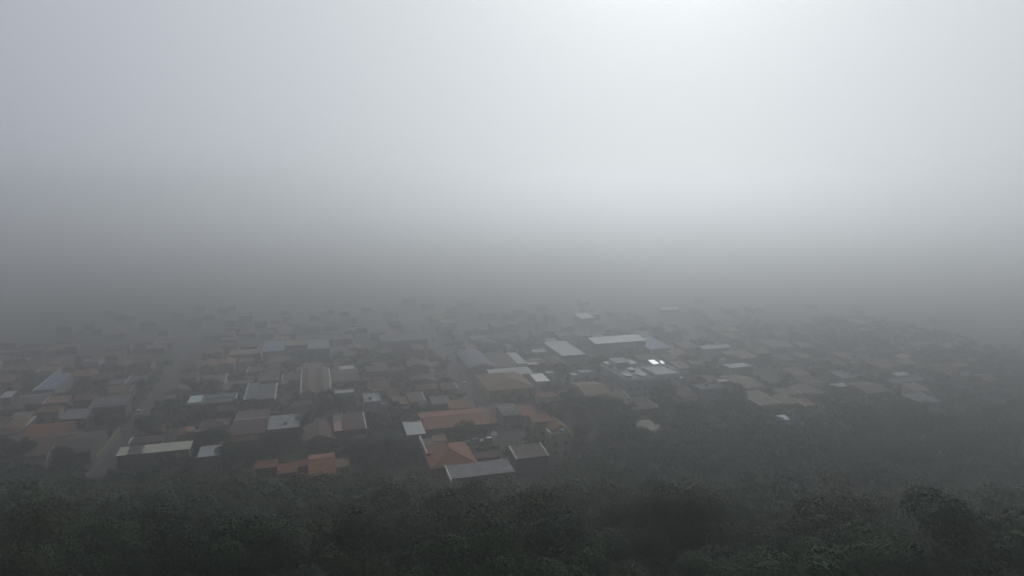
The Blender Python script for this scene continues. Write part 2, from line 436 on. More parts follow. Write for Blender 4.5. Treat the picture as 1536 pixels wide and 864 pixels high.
(249.1, 82.7, 5.3, 8.9, 3.4, 'shed', 0.6, 'white', 'pale_wall', '', 'small white roof right of the large hipped orange roof', 'small white roof'),
(259.4, 90.2, 3.8, 4.3, 3.6, 'flat', 0.3, 'pale', 'pale_wall', '', 'tiny pale flat roof behind a small white roof', 'tiny pale flat roof'),
(253.6, 99.4, 3.2, 4.2, 3.6, 'flat', 0.3, 'pale', 'pale_wall', '', 'tiny pale box house left of a wider pale box house', 'tiny pale box'),
(256.4, 104.3, 5.4, 4.3, 3.6, 'flat', 0.3, 'pale', 'pale_wall', '', 'wider pale box house in front of the white warehouse', 'wider pale box'),
(358.9, 145.9, 8.3, 11.8, 5.0, 'shed', 0.6, 'whitemetal', 'grey_wall', '', 'lone bright white roof far away near the top of the town', 'lone far white roof'),
(371.2, 203.7, 11.9, 2.6, 5.0, 'shed', 0.6, 'whitemetal', 'grey_wall', '', 'thin bright roof line far away on the right', 'thin far bright roof'),
(308.1, 87.3, 3.7, 5.9, 4.0, 'flat', 0.3, 'pale', 'pale_wall', '', 'faint pale speck of a house beyond the vaulted warehouse', 'faint pale house'),
(293.2, 95.6, 6.2, 3.3, 4.0, 'shed', 0.5, 'metal', 'grey_wall', '', 'thin pale roof lines left of the blue green roof', 'thin pale roof lines'),
(326.9, 74.3, 6.9, 7.3, 4.0, 'shed', 0.5, 'lilac', 'grey_wall', '', 'faint lilac roof right of the far central street', 'faint lilac roof'),
(285.4, -102.3, 6.7, 21.3, 5.0, 'shed', 0.4, 'blue', 'grey_wall', 'lverge', 'large bluish roof at the far left with a pale left edge', 'large bluish roof'),
(282.2, -111.8, 3.3, 5.6, 4.0, 'shed', 0.6, 'pale', 'grey_wall', '', 'pale roof cut by the left picture edge', 'pale roof at left edge'),
(272.6, -104.6, 8.6, 13.4, 3.6, 'gv', 0.9, 'fibre_dark', 'dark_wall', 'ridge', 'dark roof with a thin pale ridge near the left edge', 'dark roof with pale ridge'),
(258.3, -76.9, 11.3, 8.6, 4.6, 'shed', 0.7, 'fibre', 'dark_wall', '', 'wide pale grey roof beside the left street', 'wide pale grey roof'),
(250.3, -83.0, 7.4, 7.4, 3.6, 'shed', 0.8, 'lilac_dull', 'dark_wall', '', 'mauve grey roof left of the wide pale grey roof', 'mauve grey roof'),
(236.1, -89.0, 11.7, 11.7, 3.4, 'gv', 1.4, 'redorange', 'dark_wall', '', 'wide red orange tiled roof on the far left', 'wide red orange roof'),
(268.2, -106.3, 5.8, 4.6, 3.2, 'shed', 0.7, 'redbrown', 'dark_wall', '', 'small reddish roof near the left edge', 'small reddish roof'),
(259.1, -100.1, 5.6, 3.8, 3.0, 'shed', 0.4, 'green', 'dark_wall', '', 'low greenish grey roof near the left edge', 'low greenish grey roof'),
(224.9, -85.2, 12.4, 13.1, 3.2, 'gv', 1.1, 'redbrown', 'brick', '', 'long dark brick house in front of the wide red orange roof', 'long dark brick house'),
(216.8, -73.8, 8.8, 18.0, 3.6, 'gv', 1.1, 'brown_dark', 'dark_wall', '', 'dark brown roof beside the lower left street', 'dark brown street roof'),
(231.4, -52.3, 3.8, 3.3, 3.0, 'shed', 0.6, 'redorange', 'dark_wall', '', 'small red orange roof right of the left street', 'small red orange roof'),
(225.1, -43.3, 4.0, 6.8, 3.0, 'hip', 1.2, 'redorange', 'dark_wall', '', 'little hipped red orange roof above the cream roof', 'little hipped roof'),
(224.5, -39.0, 4.0, 3.5, 3.0, 'shed', 0.5, 'fibre', 'grey_wall', '', 'small grey roof touching the little hipped roof', 'small grey roof'),
(186.9, -71.8, 1.6, 4.5, 2.6, 'shed', 0.4, 'orange', 'brick', '', 'tiny orange brick hut among trees, lower left', 'tiny orange hut'),
(210.6, 191.3, 6.3, 2.5, 3.2, 'shed', 0.4, 'pale', 'grey_wall', '', 'pale strip roof in the right fog', 'pale strip in right fog'),
(200.7, 197.5, 10.6, 12.9, 3.2, 'gv', 1.0, 'brown', 'grey_wall', '', 'hazy brown roof in the right fog', 'hazy brown roof'),
(216.7, 227.7, 6.2, 2.7, 3.2, 'shed', 0.4, 'pale', 'grey_wall', '', 'small pale roof in the right fog', 'small pale roof in right fog'),
(207.6, 216.4, 16.5, 3.4, 3.6, 'shed', 0.4, 'fibre', 'grey_wall', '', 'wide hazy grey roof in the right fog', 'wide hazy grey roof'),
(184.9, 206.7, 8.5, 8.7, 3.4, 'shed', 0.6, 'fibre', 'grey_wall', 'lverge', 'hazy roof with a pale slanting edge, far right', 'hazy roof with slanting edge'),
(255.8, 276.9, 12.3, 3.1, 4.0, 'shed', 0.3, 'fibre', 'grey_wall', '', 'faint pale strip high in the right fog', 'faint strip in right fog'),
(248.3, 289.0, 10.7, 7.4, 3.6, 'gv', 0.8, 'fibre', 'grey_wall', '', 'faint pale gabled roof high at far right', 'faint gable at far right'),
(194.6, 164.8, 4.5, 6.0, 3.2, 'shed', 0.6, 'redorange', 'tan_wall', 'lverge', 'small orange roof with a bright left edge, right of the olive roof', 'small bright edged orange roof'),
(197.8, 159.5, 5.6, 8.3, 3.2, 'shed', 0.7, 'olive', 'tan_wall', '', 'small olive roof next to the olive roof with white verges', 'small olive neighbour roof'),
(219.2, 203.4, 5.6, 7.5, 3.6, 'shed', 0.5, 'fibre', 'grey_wall', 'lverge', 'slanting pale edged roof in the right fog', 'slanting pale edged roof'),
(270.0, 208.2, 11.3, 14.4, 4.0, 'gv', 1.0, 'fibre', 'grey_wall', '', 'faint grey gabled roof beyond the right street', 'faint grey gable'),
]


# ---------------------------------------------------------------- mesh helpers
class MB:
    """collects boxes, prisms and tubes; build() links them as one mesh object"""

    def __init__(self):
        self.v, self.f = [], []

    def add(self, vs, fs):
        o = len(self.v)
        self.v += [tuple(q) for q in vs]
        self.f += [tuple(i + o for i in q) for q in fs]
        return self

    def box(self, x0, y0, z0, x1, y1, z1):
        return self.add([(x0, y0, z0), (x1, y0, z0), (x1, y1, z0), (x0, y1, z0), (x0, y0, z1), (x1, y0, z1), (x1, y1, z1), (x0, y1, z1)],
                        [(0, 3, 2, 1), (4, 5, 6, 7), (0, 1, 5, 4), (1, 2, 6, 5), (2, 3, 7, 6), (3, 0, 4, 7)])

    def prism(self, prof, axis, a, b):
        """prof: closed polygon of (q, z); axis 'x' extrudes along x with q = y, 'y' along y with q = x"""
        n = len(prof)
        mk = (lambda q, z, t: (t, q, z)) if axis == 'x' else (lambda q, z, t: (q, t, z))
        vs = [mk(q, z, a) for q, z in prof] + [mk(q, z, b) for q, z in prof]
        fs = [tuple(range(n)), tuple(range(2 * n - 1, n - 1, -1))]
        fs += [(i, i + n, (i + 1) % n + n, (i + 1) % n) for i in range(n)]
        return self.add(vs, fs)

    def tube(self, pts, rads, seg=6):
        """straight-sided tube through pts with a radius at each"""
        o = []
        for i, p in enumerate(pts):
            p = Vector(p)
            d = (Vector(pts[min(i + 1, len(pts) - 1)]) - Vector(pts[max(i - 1, 0)])).normalized()
            a = d.orthogonal().normalized()
            b = d.cross(a)
            for k in range(seg):
                t = 2 * math.pi * k / seg
                o.append(tuple(p + (a * math.cos(t) + b * math.sin(t)) * rads[i]))
        fs = []
        for i in range(len(pts) - 1):
            for k in range(seg):
                fs.append((i * seg + k, i * seg + (k + 1) % seg, (i + 1) * seg + (k + 1) % seg, (i + 1) * seg + k))
        fs += [tuple(range(seg))[::-1], tuple(range((len(pts) - 1) * seg, len(pts) * seg))]
        return self.add(o, fs)

    def mesh(self, name, mat):
        me = bpy.data.meshes.new(name)
        me.from_pydata(self.v, [], self.f)
        bm = bmesh.new()
        bm.from_mesh(me)
        bmesh.ops.recalc_face_normals(bm, faces=bm.faces)
        bm.to_mesh(me)
        bm.free()
        me.materials.append(M[mat])
        return me

    def build(self, name, mat, parent=None, loc=(0, 0, 0)):
        return link(name, self.mesh(name, mat), parent, loc)


def link(name, me, parent=None, loc=(0, 0, 0), rz=0.0, scale=None):
    o = bpy.data.objects.new(name, me)
    COL.objects.link(o)
    o.location = loc
    o.rotation_euler = (0, 0, rz)
    if scale:
        o.scale = scale
    if parent:
        o.parent = parent
    return o


def tag(o, label=None, cat=None, group=None, kind=None):
    for k, q in (('label', label), ('category', cat), ('group', group), ('kind', kind)):
        if q:
            o[k] = q
    return o


def thing(name, label, cat, loc, rz=0.0, group=None):
    o = link(name, None, None, loc, rz)
    o.empty_display_size = .5
    return tag(o, label, cat, group)


# ---------------------------------------------------------------- ground, streets
def build_ground():
    def axis(lo, hi, flo, fhi, step, big):
        a = list(np.arange(flo, fhi + .1, step))
        q = flo
        s = step
        while q > lo:
            s *= 1.6
            q = max(q - min(s, big), lo)
            a.insert(0, q)
        q = fhi
        s = step
        while q < hi:
            s *= 1.6
            q = min(q + min(s, big), hi)
            a.append(q)
        return a
    xs = axis(-2600, 2600, -220, 300, 4, 400)
    ys = axis(-500, 2600, -20, 260, 4, 400)
    vs = [(x, y, ground_z(x, y)) for y in ys for x in xs]
    n = len(xs)
    fs = [(j * n + i, j * n + i + 1, (j + 1) * n + i + 1, (j + 1) * n + i) for j in range(len(ys) - 1) for i in range(n - 1)]
    me = bpy.data.meshes.new('ground')
    me.from_pydata(vs, [], fs)
    for p in me.polygons:
        p.use_smooth = True
    me.materials.append(M['ground'])
    tag(link('ground', me), kind='structure')


build_ground()

STREETS = [  # (u0, v0, u1, v1, half width)
    (203, -60.4, 430, -60.4, 2.1), (199, 58, 430, 58, 3.8), (232, 178.5, 430, 221, 2.8),
    (306.8, -57, 306.8, 54, 2.4), (306.8, 62, 306.8, 190, 2.4),
]


def strip(mb, a, b, o0, o1, z0, z1):
    d = Vector((b[0] - a[0], b[1] - a[1])).normalized()
    n = Vector((d.y, -d.x))
    c = [Vector(a) + n * o0, Vector(a) + n * o1, Vector(b) + n * o1, Vector(b) + n * o0]
    vs = [(q.x, q.y, z0) for q in c] + [(q.x, q.y, z1) for q in c]
    mb.add(vs, [(0, 3, 2, 1), (4, 5, 6, 7), (0, 1, 5, 4), (1, 2, 6, 5), (2, 3, 7, 6), (3, 0, 4, 7)])


for k, (u0, v0, u1, v1, hw) in enumerate(STREETS):
    a, b = xy(u0, v0), xy(u1, v1)
    m = MB()
    strip(m, a, b, -hw, hw, -.1, .02 + .004 * k)
    tag(m.build('road', 'asphalt'), kind='structure')
    if k < 3:
        m = MB()
        for s in ((-1, 1) if k else (-1,)):
            segs = [(u0, 303.2), (310.4, u1)] if k < 3 else []
            for q0, q1 in segs:
                t0, t1 = (q0 - u0) / (u1 - u0), (q1 - u0) / (u1 - u0)
                pa = xy(q0, v0 + (v1 - v0) * t0)
                pb = xy(q1, v0 + (v1 - v0) * t1)
                strip(m, pa, pb, s * hw, s * (hw + 1.5), -.1, .15)
        tag(m.build('pavement', 'pavement'), kind='structure')


def on_street(u, v, r):
    for u0, v0, u1, v1, hw in STREETS:
        d = Vector((u1 - u0, v1 - v0))
        t = max(0, min(1, ((u - u0) * d.x + (v - v0) * d.y) / d.length_squared))
        if math.hypot(u - u0 - d.x * t, v - v0 - d.y * t) < hw + 1.2 + r:
            return True
    return False


# ---------------------------------------------------------------- houses
win_frame = MB()
for a in ((-.65, -.05, -.55, -.57, .03, .55), (.57, -.05, -.55, .65, .03, .55), (-.57, -.05, .47, .57, .03, .55), (-.57, -.05, -.55, .57, .03, -.47), (-.04, -.045, -.47, .04, .03, .47)):
    win_frame.box(*a)
WIN = win_frame.mesh('window', 'frame')
PANE = MB().box(-.57, -.015, -.47, .57, .012, .47).mesh('pane', 'glass')
DOOR = MB().box(-.45, -.04, .02, .45, .03, 2.1).box(-.33, -.06, .25, .33, -.04, .95).box(-.33, -.06, 1.1, .33, -.04, 1.9).mesh('door', 'door_wood')


def window(parent, x, y, z, rz=0.0):
    w = link('window', WIN, parent, (x, y, z), rz)
    link('pane', PANE, w)


FOOT = []           # (u0, u1, v0, v1) of everything built


def roof_profile(half, h, rise, o, th):
    s = rise / half
    e = half + o
    return [(-e, h - s * o), (0, h + rise), (e, h - s * o), (e, h - s * o + th), (0, h + rise + th), (-e, h - s * o + th)]


def house_parts(root, off, w, d, h, kind, rise, rmat, wmat, opts, detail, rnd):
    """walls, roof and trim of one block of a house; x across the front, -y towards the viewer"""
    X, Y = w / 2, d / 2
    o, th = .3, .13
    wall, roof = MB(), MB()
    e = .012
    if 'canopy' in opts:
        zb = 9.02
        for sx in (-1, 1):
            for sy in (-1, 1):
                MB().box(sx * (X - .2) - .09, sy * (Y - .2) - .09, zb, sx * (X - .2) + .09, sy * (Y - .2) + .09, h + rise * (.5 + .5 * sy * .86)).build('post', 'pole', root, off)
        MB().prism([(-Y, h), (Y, h + rise), (Y, h + rise + .08), (-Y, h + .08)], 'x', -X * .7, -X * .02).build('canopy_roof', rmat, root, off)
        MB().prism([(-Y * .5, h - .35), (Y * .6, h + .1), (Y * .6, h + .18), (-Y * .5, h - .42)], 'x', X * .45, X * .8).build('canopy_roof', rmat, root, off)
        return
    if kind == 'shed':
        wall.prism([(-Y, -.4), (Y, -.4), (Y, h + rise - e), (-Y, h - e)], 'x', -X, X)
        s = rise / d
        roof.prism([(-Y - o, h - s * o), (Y + o, h + rise + s * o), (Y + o, h + rise + s * o + th), (-Y - o, h - s * o + th)], 'x', -X - o * .6, X + o * .6)
        ztop = lambda y: h + (y + Y) * s + th
    elif kind == 'gv':
        wall.prism([(-Y, -.4), (Y, -.4), (Y, h - e), (0, h + rise - e), (-Y, h - e)], 'x', -X, X)
        roof.prism(roof_profile(Y, h, rise, o, th), 'x', -X - o, X + o)
    elif kind == 'gu':
        wall.prism([(-X, -.4), (X, -.4), (X, h - e), (0, h + rise - e), (-X, h - e)], 'y', -Y, Y)
        roof.prism(roof_profile(X, h, rise, o, th), 'y', -Y - o, Y + o)
    elif kind == 'arch':
        n = 10
        arc = [(X * (2 * i / n - 1), h + rise * (1 - (2 * i / n - 1) ** 2)) for i in range(n + 1)]
        wall.prism([(-X, -.4), (X, -.4)] + [(q * .995, z - e) for q, z in arc[::-1]], 'y', -Y, Y)
        out = [(q * (1 + .3 / X), z + th) for q, z in arc]
        roof.prism(arc + out[::-1], 'y', -Y - .4, Y + .4)
    elif kind == 'hip':
        wall.box(-X, -Y, -.4, X, Y, h - e)
        a, b = X + .4, Y + .4
        if a > b:
            r0, r1 = (-(a - b), 0, h + rise), (a - b, 0, h + rise)
        else:
            r0, r1 = (0, -(b - a), h + rise), (0, b - a, h + rise)
        vs = [(-a, -b, h), (a, -b, h), (a, b, h), (-a, b, h), (-a, -b, h + th), (a, -b, h + th), (a, b, h + th), (-a, b, h + th), r0, r1]
        if a > b:
            top = [(4, 5, 9, 8), (5, 6, 9), (6, 7, 8, 9), (7, 4, 8)]
        else:
            top = [(4, 5, 8), (5, 6, 9, 8), (6, 7, 9), (7, 4, 8, 9)]
        roof.add(vs, [(0, 3, 2, 1), (0, 1, 5, 4), (1, 2, 6, 5), (2, 3, 7, 6), (3, 0, 4, 7)] + top)
        cap = MB()
        for i, j in ((4, 8), (7, 8 if a > b else 9), (5, 9 if a > b else 8), (6, 9)):
            cap.tube([vs[i], vs[j]], [.11, .11], 5)
        cap.tube([r0, r1], [.13, .13], 5)
        cap.build('ridge_cap', rmat, root, off)
    else:                                                   # flat with a parapet
        pz = min(rise, .7)
        wall.box(-X, -Y, -.4, X, Y, h - pz - .12)
        roof.box(-X, -Y, h - pz - .12, X, Y, h - pz)
        par = MB()
        t = .2
        pm = 'trim_white' if 'parapet' in opts.split() else wmat
        par.box(-X - .02, -Y - .02, h - pz - .3, X + .02, -Y + t, h)
        par.box(-X - .02, Y - t, h - pz - .3, X + .02, Y + .02, h)
        par.box(X - t, -Y + t, h - pz - .3, X + .02, Y - t, h)
        if 'lparapet' in opts:
            MB().box(-X - .06, -Y, h - pz - .3, -X + t + .1, Y, h + .35).build('side_parapet', 'trim_white', root, off)
        else:
            par.box(-X - .02, -Y + t, h - pz - .3, -X + t, Y - t, h)
        par.build('parapet', pm, root, off)
    wall.build('wall', wmat, root, off)
    rf = roof.build('roof', rmat, root, off)
    ox, oy, oz = off

    def slope_strip(name, x0, x1, mat, up, y0=None, y1=None, lo=.16):
        y0 = -Y - .33 if y0 is None else y0
        y1 = Y + .33 if y1 is None else y1
        if kind == 'shed':
            pr = [(y0, ztop(y0) - lo), (y1, ztop(y1) - lo), (y1, ztop(y1) + up), (y0, ztop(y0) + up)]
            MB().prism(pr, 'x', x0, x1).build(name, mat, root, off)
        elif kind == 'gv':
            pr = roof_profile(Y, h, rise, .34, th + up)
            MB().prism(pr, 'x', x0, x1).build(name, mat, root, off)
        else:
            zz = h - rise / X * .2
            MB().box(x0, -Y - .33, zz - .1, x1, Y + .33, zz + th + up + .1).build(name, mat, root, off)

    ol = opts.split()
    if 'lverge' in ol or 'lverge2' in ol:
        slope_strip('verge', -X - .24, -X + .16, 'trim_white', .12)
    if 'verge' in ol:
        slope_strip('verge', X - .16, X + .24, 'trim_white', .12)
    if 'lverge2' in ol:                                     # white capped wall running down in front
        MB().prism([(-Y - 9, -.5), (-Y - .35, -.5), (-Y - .35, h + .25), (-Y - 9, 1.2)], 'x', -X - .26, -X + .06).build('side_wall', 'trim_white', root, off)
    if 'yverge' in ol:
        MB().prism(roof_profile(X, h - .12, rise, .33, .27), 'y', -Y - .42, -Y - .31).build('verge', 'trim_yellow', root, off)
    if 'ridge' in ol:
        MB().box(-X - .31, -.25, h + rise + .02, X + .31, .25, h + rise + th + .12).build('ridge_cap', 'trim_white', root, off)
    if 'greenpanel' in ol:
        MB().box(-X + .25, -Y + .25, h - .3, -X + w * .28, Y - .25, h + .06).build('roof_sheet', 'panel_green', root, off)
        MB().box(-X + w * .28, Y * .2, h - .42, X * .95, Y * .3, h + .1).build('parapet', 'trim_white', root, off)
    if 'pink' in ol:
        slope_strip('roof_sheet', -X - .1, -X + w * .23, 'panel_pink', .03, -Y - .31, Y * .15, .05)
        slope_strip('roof_sheet', -X - .1, -X + w * .3, 'fibre', .03, Y * .15 + .03, Y + .3, .05)
    if 'strip' in ol:
        slope_strip('roof_sheet', -X + w * .13, -X + w * .33, 'fibre_dark', .02, -Y - .28, Y + .28, .05)
        MB().box(X - 3.6, -Y - .12, -.3, X - 2.7, -Y - .01, h - .8).build('wall_panel', 'trim_yellow', root, off)
    if 'drain' in ol:
        MB().box(X - .12, -Y - .22, -.3, X + .14, -Y - .01, h - .15).build('corner_post', 'trim_white', root, off)
    if 'porch' in ol:
        rl = MB()
        for i in range(7):
            rl.box(X * .15 + i * .62, -Y - 1.6, h - 2.6, X * .15 + i * .62 + .09, -Y - 1.5, h - 1.7)
        rl.box(X * .12, -Y - 1.64, h - 1.7, X * .15 + 3.9, -Y - 1.46, h - 1.58)
        rl.build('porch_railing', 'trim_white', root, off)
        MB().box(X * .1, -Y - 1.7, -.4, X * .15 + 4, -Y - .01, h - 2.6).build('porch', wmat, root, off)
    if 'tanstrip' in ol:
        MB().prism([(Y * .35, h - .45), (Y * .95, h - .1), (Y * .95, h + .12), (Y * .35, h - .25)], 'x', -X + w * .45, X - .3).build('roof_sheet', 'tan', root, off)
    if 'terrace' in ol:
        MB().box(-X * .55, Y * .25, h - .7, X * .35, Y * .8, h + 2.2).build('stair_house', wmat, root, off)
        MB().box(-X * .62, Y * .2, h + 2.21, X * .42, Y * .85, h + 2.36).build('stair_house_roof', 'concrete', root, off)
        for yy in (-.55, .1):
            MB().box(-X * .75, Y * yy, h - .5, -X * .55, Y * (yy + .2), h + .3).build('roof_beam', 'trim_white', root, off)
        MB().box(-X * .3, -Y * .5, h - .7, X * .8, Y * .1, h - .1).build('roof_slab', 'pale', root, off)
        for x0, y0, x1, y1, z1 in ((-.85, -.8, -.45, -.55, .5), (.1, -.85, .5, -.65, .35), (.45, .3, .9, .75, 1.3), (-.9, .55, -.62, .9, .8), (-.1, -.3, .25, -.05, .9)):
            MB().box(X * x0, Y * y0, h - .72, X * x1, Y * y1, h + z1).build('roof_hut', wmat, root, off)
            MB().box(X * x0 - .15, Y * y0 - .2, h + z1, X * x1 + .15, Y * y1 + .2, h + z1 + .12).build('roof_slab', 'trim_white', root, off)
    # openings
    if not detail:
        return
    rows = [1.35] if 'storeys' not in ol else [z for z in (1.5, 4.3, 7.0) if z < h - 1.6]
    for ri, z in enumerate(rows):
        n = max(1, int(w / 3.1))
        dk = rnd.randrange(n) if ri == 0 else -1
        for i in range(n):
            x = -X + w * (i + .5) / n
            if i == dk:
                link('door', DOOR, root, (ox + x, oy - Y, oz))
            elif not ('strip' in ol and x > X - 4.4):
                window(root, ox + x, oy - Y, oz + z)
        if 'storeys' in ol:
            for j in range(max(1, int(d / 3.6))):
                window(root, ox - X, oy - Y + d * (j + .5) / max(1, int(d / 3.6)), oz + z, -math.pi / 2)


def build_houses():
    rnd = random.Random(5)
    root = None
    for (u, v, w, d, h, kind, rise, rmat, wmat, opts, label, short) in HOUSES:
        cu, cv = u + d / 2, v + w / 2
        x, y = xy(cu, cv)
        FOOT.append((u, u + d, v, v + w))
        px, py = seen(*xy(u, cv))
        detail = py > 560
        if 'wing' in opts and root:
            du, dv = cu - root_uv[0], cv - root_uv[1]
            j = .03 * (1 + rnd.random())
            house_parts(root, (dv, du, j), w - j, d - j, h, kind, rise, rmat, wmat, opts, detail, rnd)
            continue
        root_uv = (cu, cv)
        name = 'house'
        for k in ('warehouse', 'shed', 'hut', 'annexe', 'block', 'terrace'):
            if k in label.split(' with ')[0].split(' in front')[0].split(' beside')[0].split(' right of')[0].split(' behind')[0].split(' between')[0].split():
                name = {'block': 'block_building', 'terrace': 'terrace_house'}.get(k, k)
                break
        root = thing(name, label, {'block_building': 'building', 'terrace_house': 'house', 'annexe': 'house'}.get(name, name), (x, y, ground_z(*xy(u, cv))), -GA)
        house_parts(root, (0, 0, 0), w, d, h, kind, rise, rmat, wmat, opts, detail, rnd)


build_houses()
NAMED = [(seen(*xy(q[0], q[1] + q[2] / 2)), q[11], q[0], q[1] + q[2] / 2) for q in HOUSES if 'wing' not in q[9]]

# where the wood begins, as a line on the plain: (seen x, seen y) of the first trees
EDGE = [(-400, 745), (0, 742), (60, 722), (130, 728), (175, 724), (290, 726), (345, 716), (380, 732), (470, 736), (525, 728), (565, 716), (620, 730), (660, 748), (780, 748), (832, 726),
        (860, 690), (905, 652), (945, 622), (1040, 616), (1110, 616), (1150, 630), (1200, 634), (1230, 622), (1300, 612), (1420, 618), (1536, 606), (1900, 600)]


def wood_edge(px):
    for (a, b), (c, d) in zip(EDGE, EDGE[1:]):
        if a <= px <= c:
            return b + (d - b) * (px - a) / (c - a)
    return 600


def in_wood(x, y):
    px, py = seen(x, y)
    return y < 60 or py > wood_edge(px)


def hits(u0, u1, v0, v1, m):
    for a, b, c, d in FOOT:
        if u0 - m < b and u1 + m > a and v0 - m < d and v1 + m > c:
            return True
    return False


def near_name(px, py, skip=()):
    best = None
    for (qx, qy), t, u, v in NAMED:
        dd = (qx - px) ** 2 + (2 * (qy - py)) ** 2
        if best is None or dd < best[0]:
            best = (dd, t, qx - px, qy - py)
    _, t, dx, dy = best
    if abs(dx) > 1.6 * abs(dy):
        return ('left of the ' if dx > 0 else 'right of the ') + t
    return ('behind the ' if dy > 0 else 'in front of the ') + t


LOTS = []
# courtyards, groves and open ground that stay free of further houses: (u0, u1, v0, v1)
FREE = [(184, 204, 36, 60), (184, 228, 66, 113), (186, 208, -18, 31), (222, 252, -2, 14), (228, 264, -60, -46), (206, 232, 14, 31), (186, 206, 100, 150)]


def fillers():
    rnd = random.Random(21)
    cols = [('brown_dark', 'dull brown'), ('fibre_dark', 'dark grey'), ('redbrown', 'reddish brown'), ('maroon', 'maroon'), ('brown', 'brown'), ('fibre', 'grey'), ('tile_grey', 'grey brown'), ('tan_dull', 'tan')]
    wts = [6, 4, 5, 3, 5, 2, 3, 3]
    warm = [('orange', 'orange'), ('orange_dull', 'dull orange'), ('tan', 'tan'), ('redbrown', 'reddish brown'), ('brown', 'brown')]
    walls = ['dark_wall', 'grey_wall', 'tan_wall', 'brick', 'cream_wall', 'pale_wall']
    out = []
    u = 186
    while u < 480:
        v = -330
        while v < 380:
            w, d = rnd.uniform(4.6, 9.5), rnd.uniform(5, 10.5)
            du = rnd.uniform(-2.4, 2.4)
            cu, cv = u + du, v
            x, y = xy(cu + d / 2, cv + w / 2)
            px, py = seen(x, y)
            v += w + rnd.uniform(.3, 2.6)
            if not (-40 < px < 1580 and py > 452 + 58 * rnd.random()):
                continue
            if rnd.random() > (.8 if py > 540 else .55):
                continue
            px0, py0 = seen(*xy(cu, cv + w / 2))
            if py0 > wood_edge(px0) - 14 or y < 186:
                continue
            if hits(cu, cu + d, cv, cv + w, .8) or any(on_street(cu + a * d, cv + b * w, .4) for a in (0, .5, 1) for b in (0, .5, 1)):
                continue
            if any(cu < f[1] and cu + d > f[0] and cv < f[3] and cv + w > f[2] for f in FREE):
                continue
            if (px > 1215 and rnd.random() < .72) or (py < 520 and abs(px - 700) > 420 and rnd.random() < .6):
                continue
            FOOT.append((cu, cu + d, cv, cv + w))
            out.append((cu, cv, w, d, px, py))
        u += 10.6
    for (cu, cv, w, d, px, py) in out:
        rm, cname = rnd.choice(warm) if py > 540 and rnd.random() < (.6 if 690 < px < 1260 or px < 150 else .35) else rnd.choices(cols, wts)[0]
        kind = rnd.choice(['gv', 'gv', 'shed', 'gu', 'hip', 'shed', 'flat'])
        h = rnd.uniform(2.8, 4.2)
        rise = {'gv': d * .11, 'gu': w * .13, 'shed': rnd.uniform(.3, .8), 'hip': min(w, d) * .14, 'flat': .5}[kind]
        shape = {'gv': 'gabled', 'gu': 'gabled', 'shed': 'low sloping', 'hip': 'hipped', 'flat': 'flat'}[kind]
        x, y = xy(cu + d / 2, cv + w / 2)
        rel = near_name(px, py)
        root = thing('house', f'{shape} {cname} roofed house {rel}', 'house', (x, y, 0), -GA, 'dim houses filling the blocks of the town')
        op = rnd.choice(['', '', '', 'verge', 'lverge']) if kind in ('shed', 'gv') and py > 560 else ''
        house_parts(root, (0, 0, 0), w, d, h, kind, rise, rm, rnd.choice(walls) if py > 545 else 'dark_wall', op, False, rnd)
        if py > 575:
            for q in (-.25, .25):
                window(root, q * w, -d / 2, 1.4)
        if py > 530 and rnd.random() < .6:                  # a lower annexe against the back or the side
            s_ = rnd.choice((-1, 1))
            aw, ad, ah = w * rnd.uniform(.3, .55), rnd.uniform(1.5, 2.6), rnd.uniform(2.0, 2.5)
            x0 = s_ * (w / 2 - aw / 2)
            MB().box(x0 - aw / 2, -d / 2 - ad, -.3, x0 + aw / 2, -d / 2 - .01, ah).build('annexe', rnd.choice(walls), root)
            MB().prism([(-d / 2 - ad - .3, ah + .01), (-d / 2 - .36, ah + .4), (-d / 2 - .36, ah + .5), (-d / 2 - ad - .3, ah + .11)], 'x', x0 - aw / 2 - .2, x0 + aw / 2 + .2).build('annexe_roof', rnd.choice([c[0] for c in cols] + ['pale', 'fibre', 'metal']), root)
        if py > 540 and rnd.random() < .5:
            LOTS.append((cu, cv, w, d, px, py))
    return len(out)


n_fill = fillers()


# ---------------------------------------------------------------- trees
def crown_arrays(seed, n, size, r, h, clumps=9):
    """leaf clump faces scattered over several uneven sub-crowns; returns (verts n*4 x 3)"""
    g = np.random.default_rng(seed)
    c = np.stack([g.normal(0, .42, clumps) * r, g.normal(0, .42, clumps) * r, g.uniform(.5, .92, clumps) * h], 1)
    rr = g.uniform(.32, .62, clumps) * r
    k = g.choice(clumps, n, p=rr ** 2 / (rr ** 2).sum())
    d = g.normal(size=(n, 3))
    d[:, 2] = np.abs(d[:, 2]) * .9 - .25
    d /= np.linalg.norm(d, axis=1)[:, None]
    p = c[k] + d * (rr[k] * g.uniform(.82, 1.06, n))[:, None] * np.array([1, 1, .75])
    nrm = d + g.normal(0, .2, (n, 3)) + np.array([0, 0, .3])
    nrm /= np.linalg.norm(nrm, axis=1)[:, None]
    a = np.cross(nrm, g.normal(size=(n, 3)))
    a /= np.linalg.norm(a, axis=1)[:, None]
    b = np.cross(nrm, a)
    s = size * g.uniform(.55, 1.35, n)[:, None]
    q = np.stack([p - a * s, p - b * s * .55, p + a * s, p + b * s * .55], 1)
    q[:, 1] += nrm * s * .18
    q[:, 3] += nrm * s * .18
    return q.reshape(-1, 3)


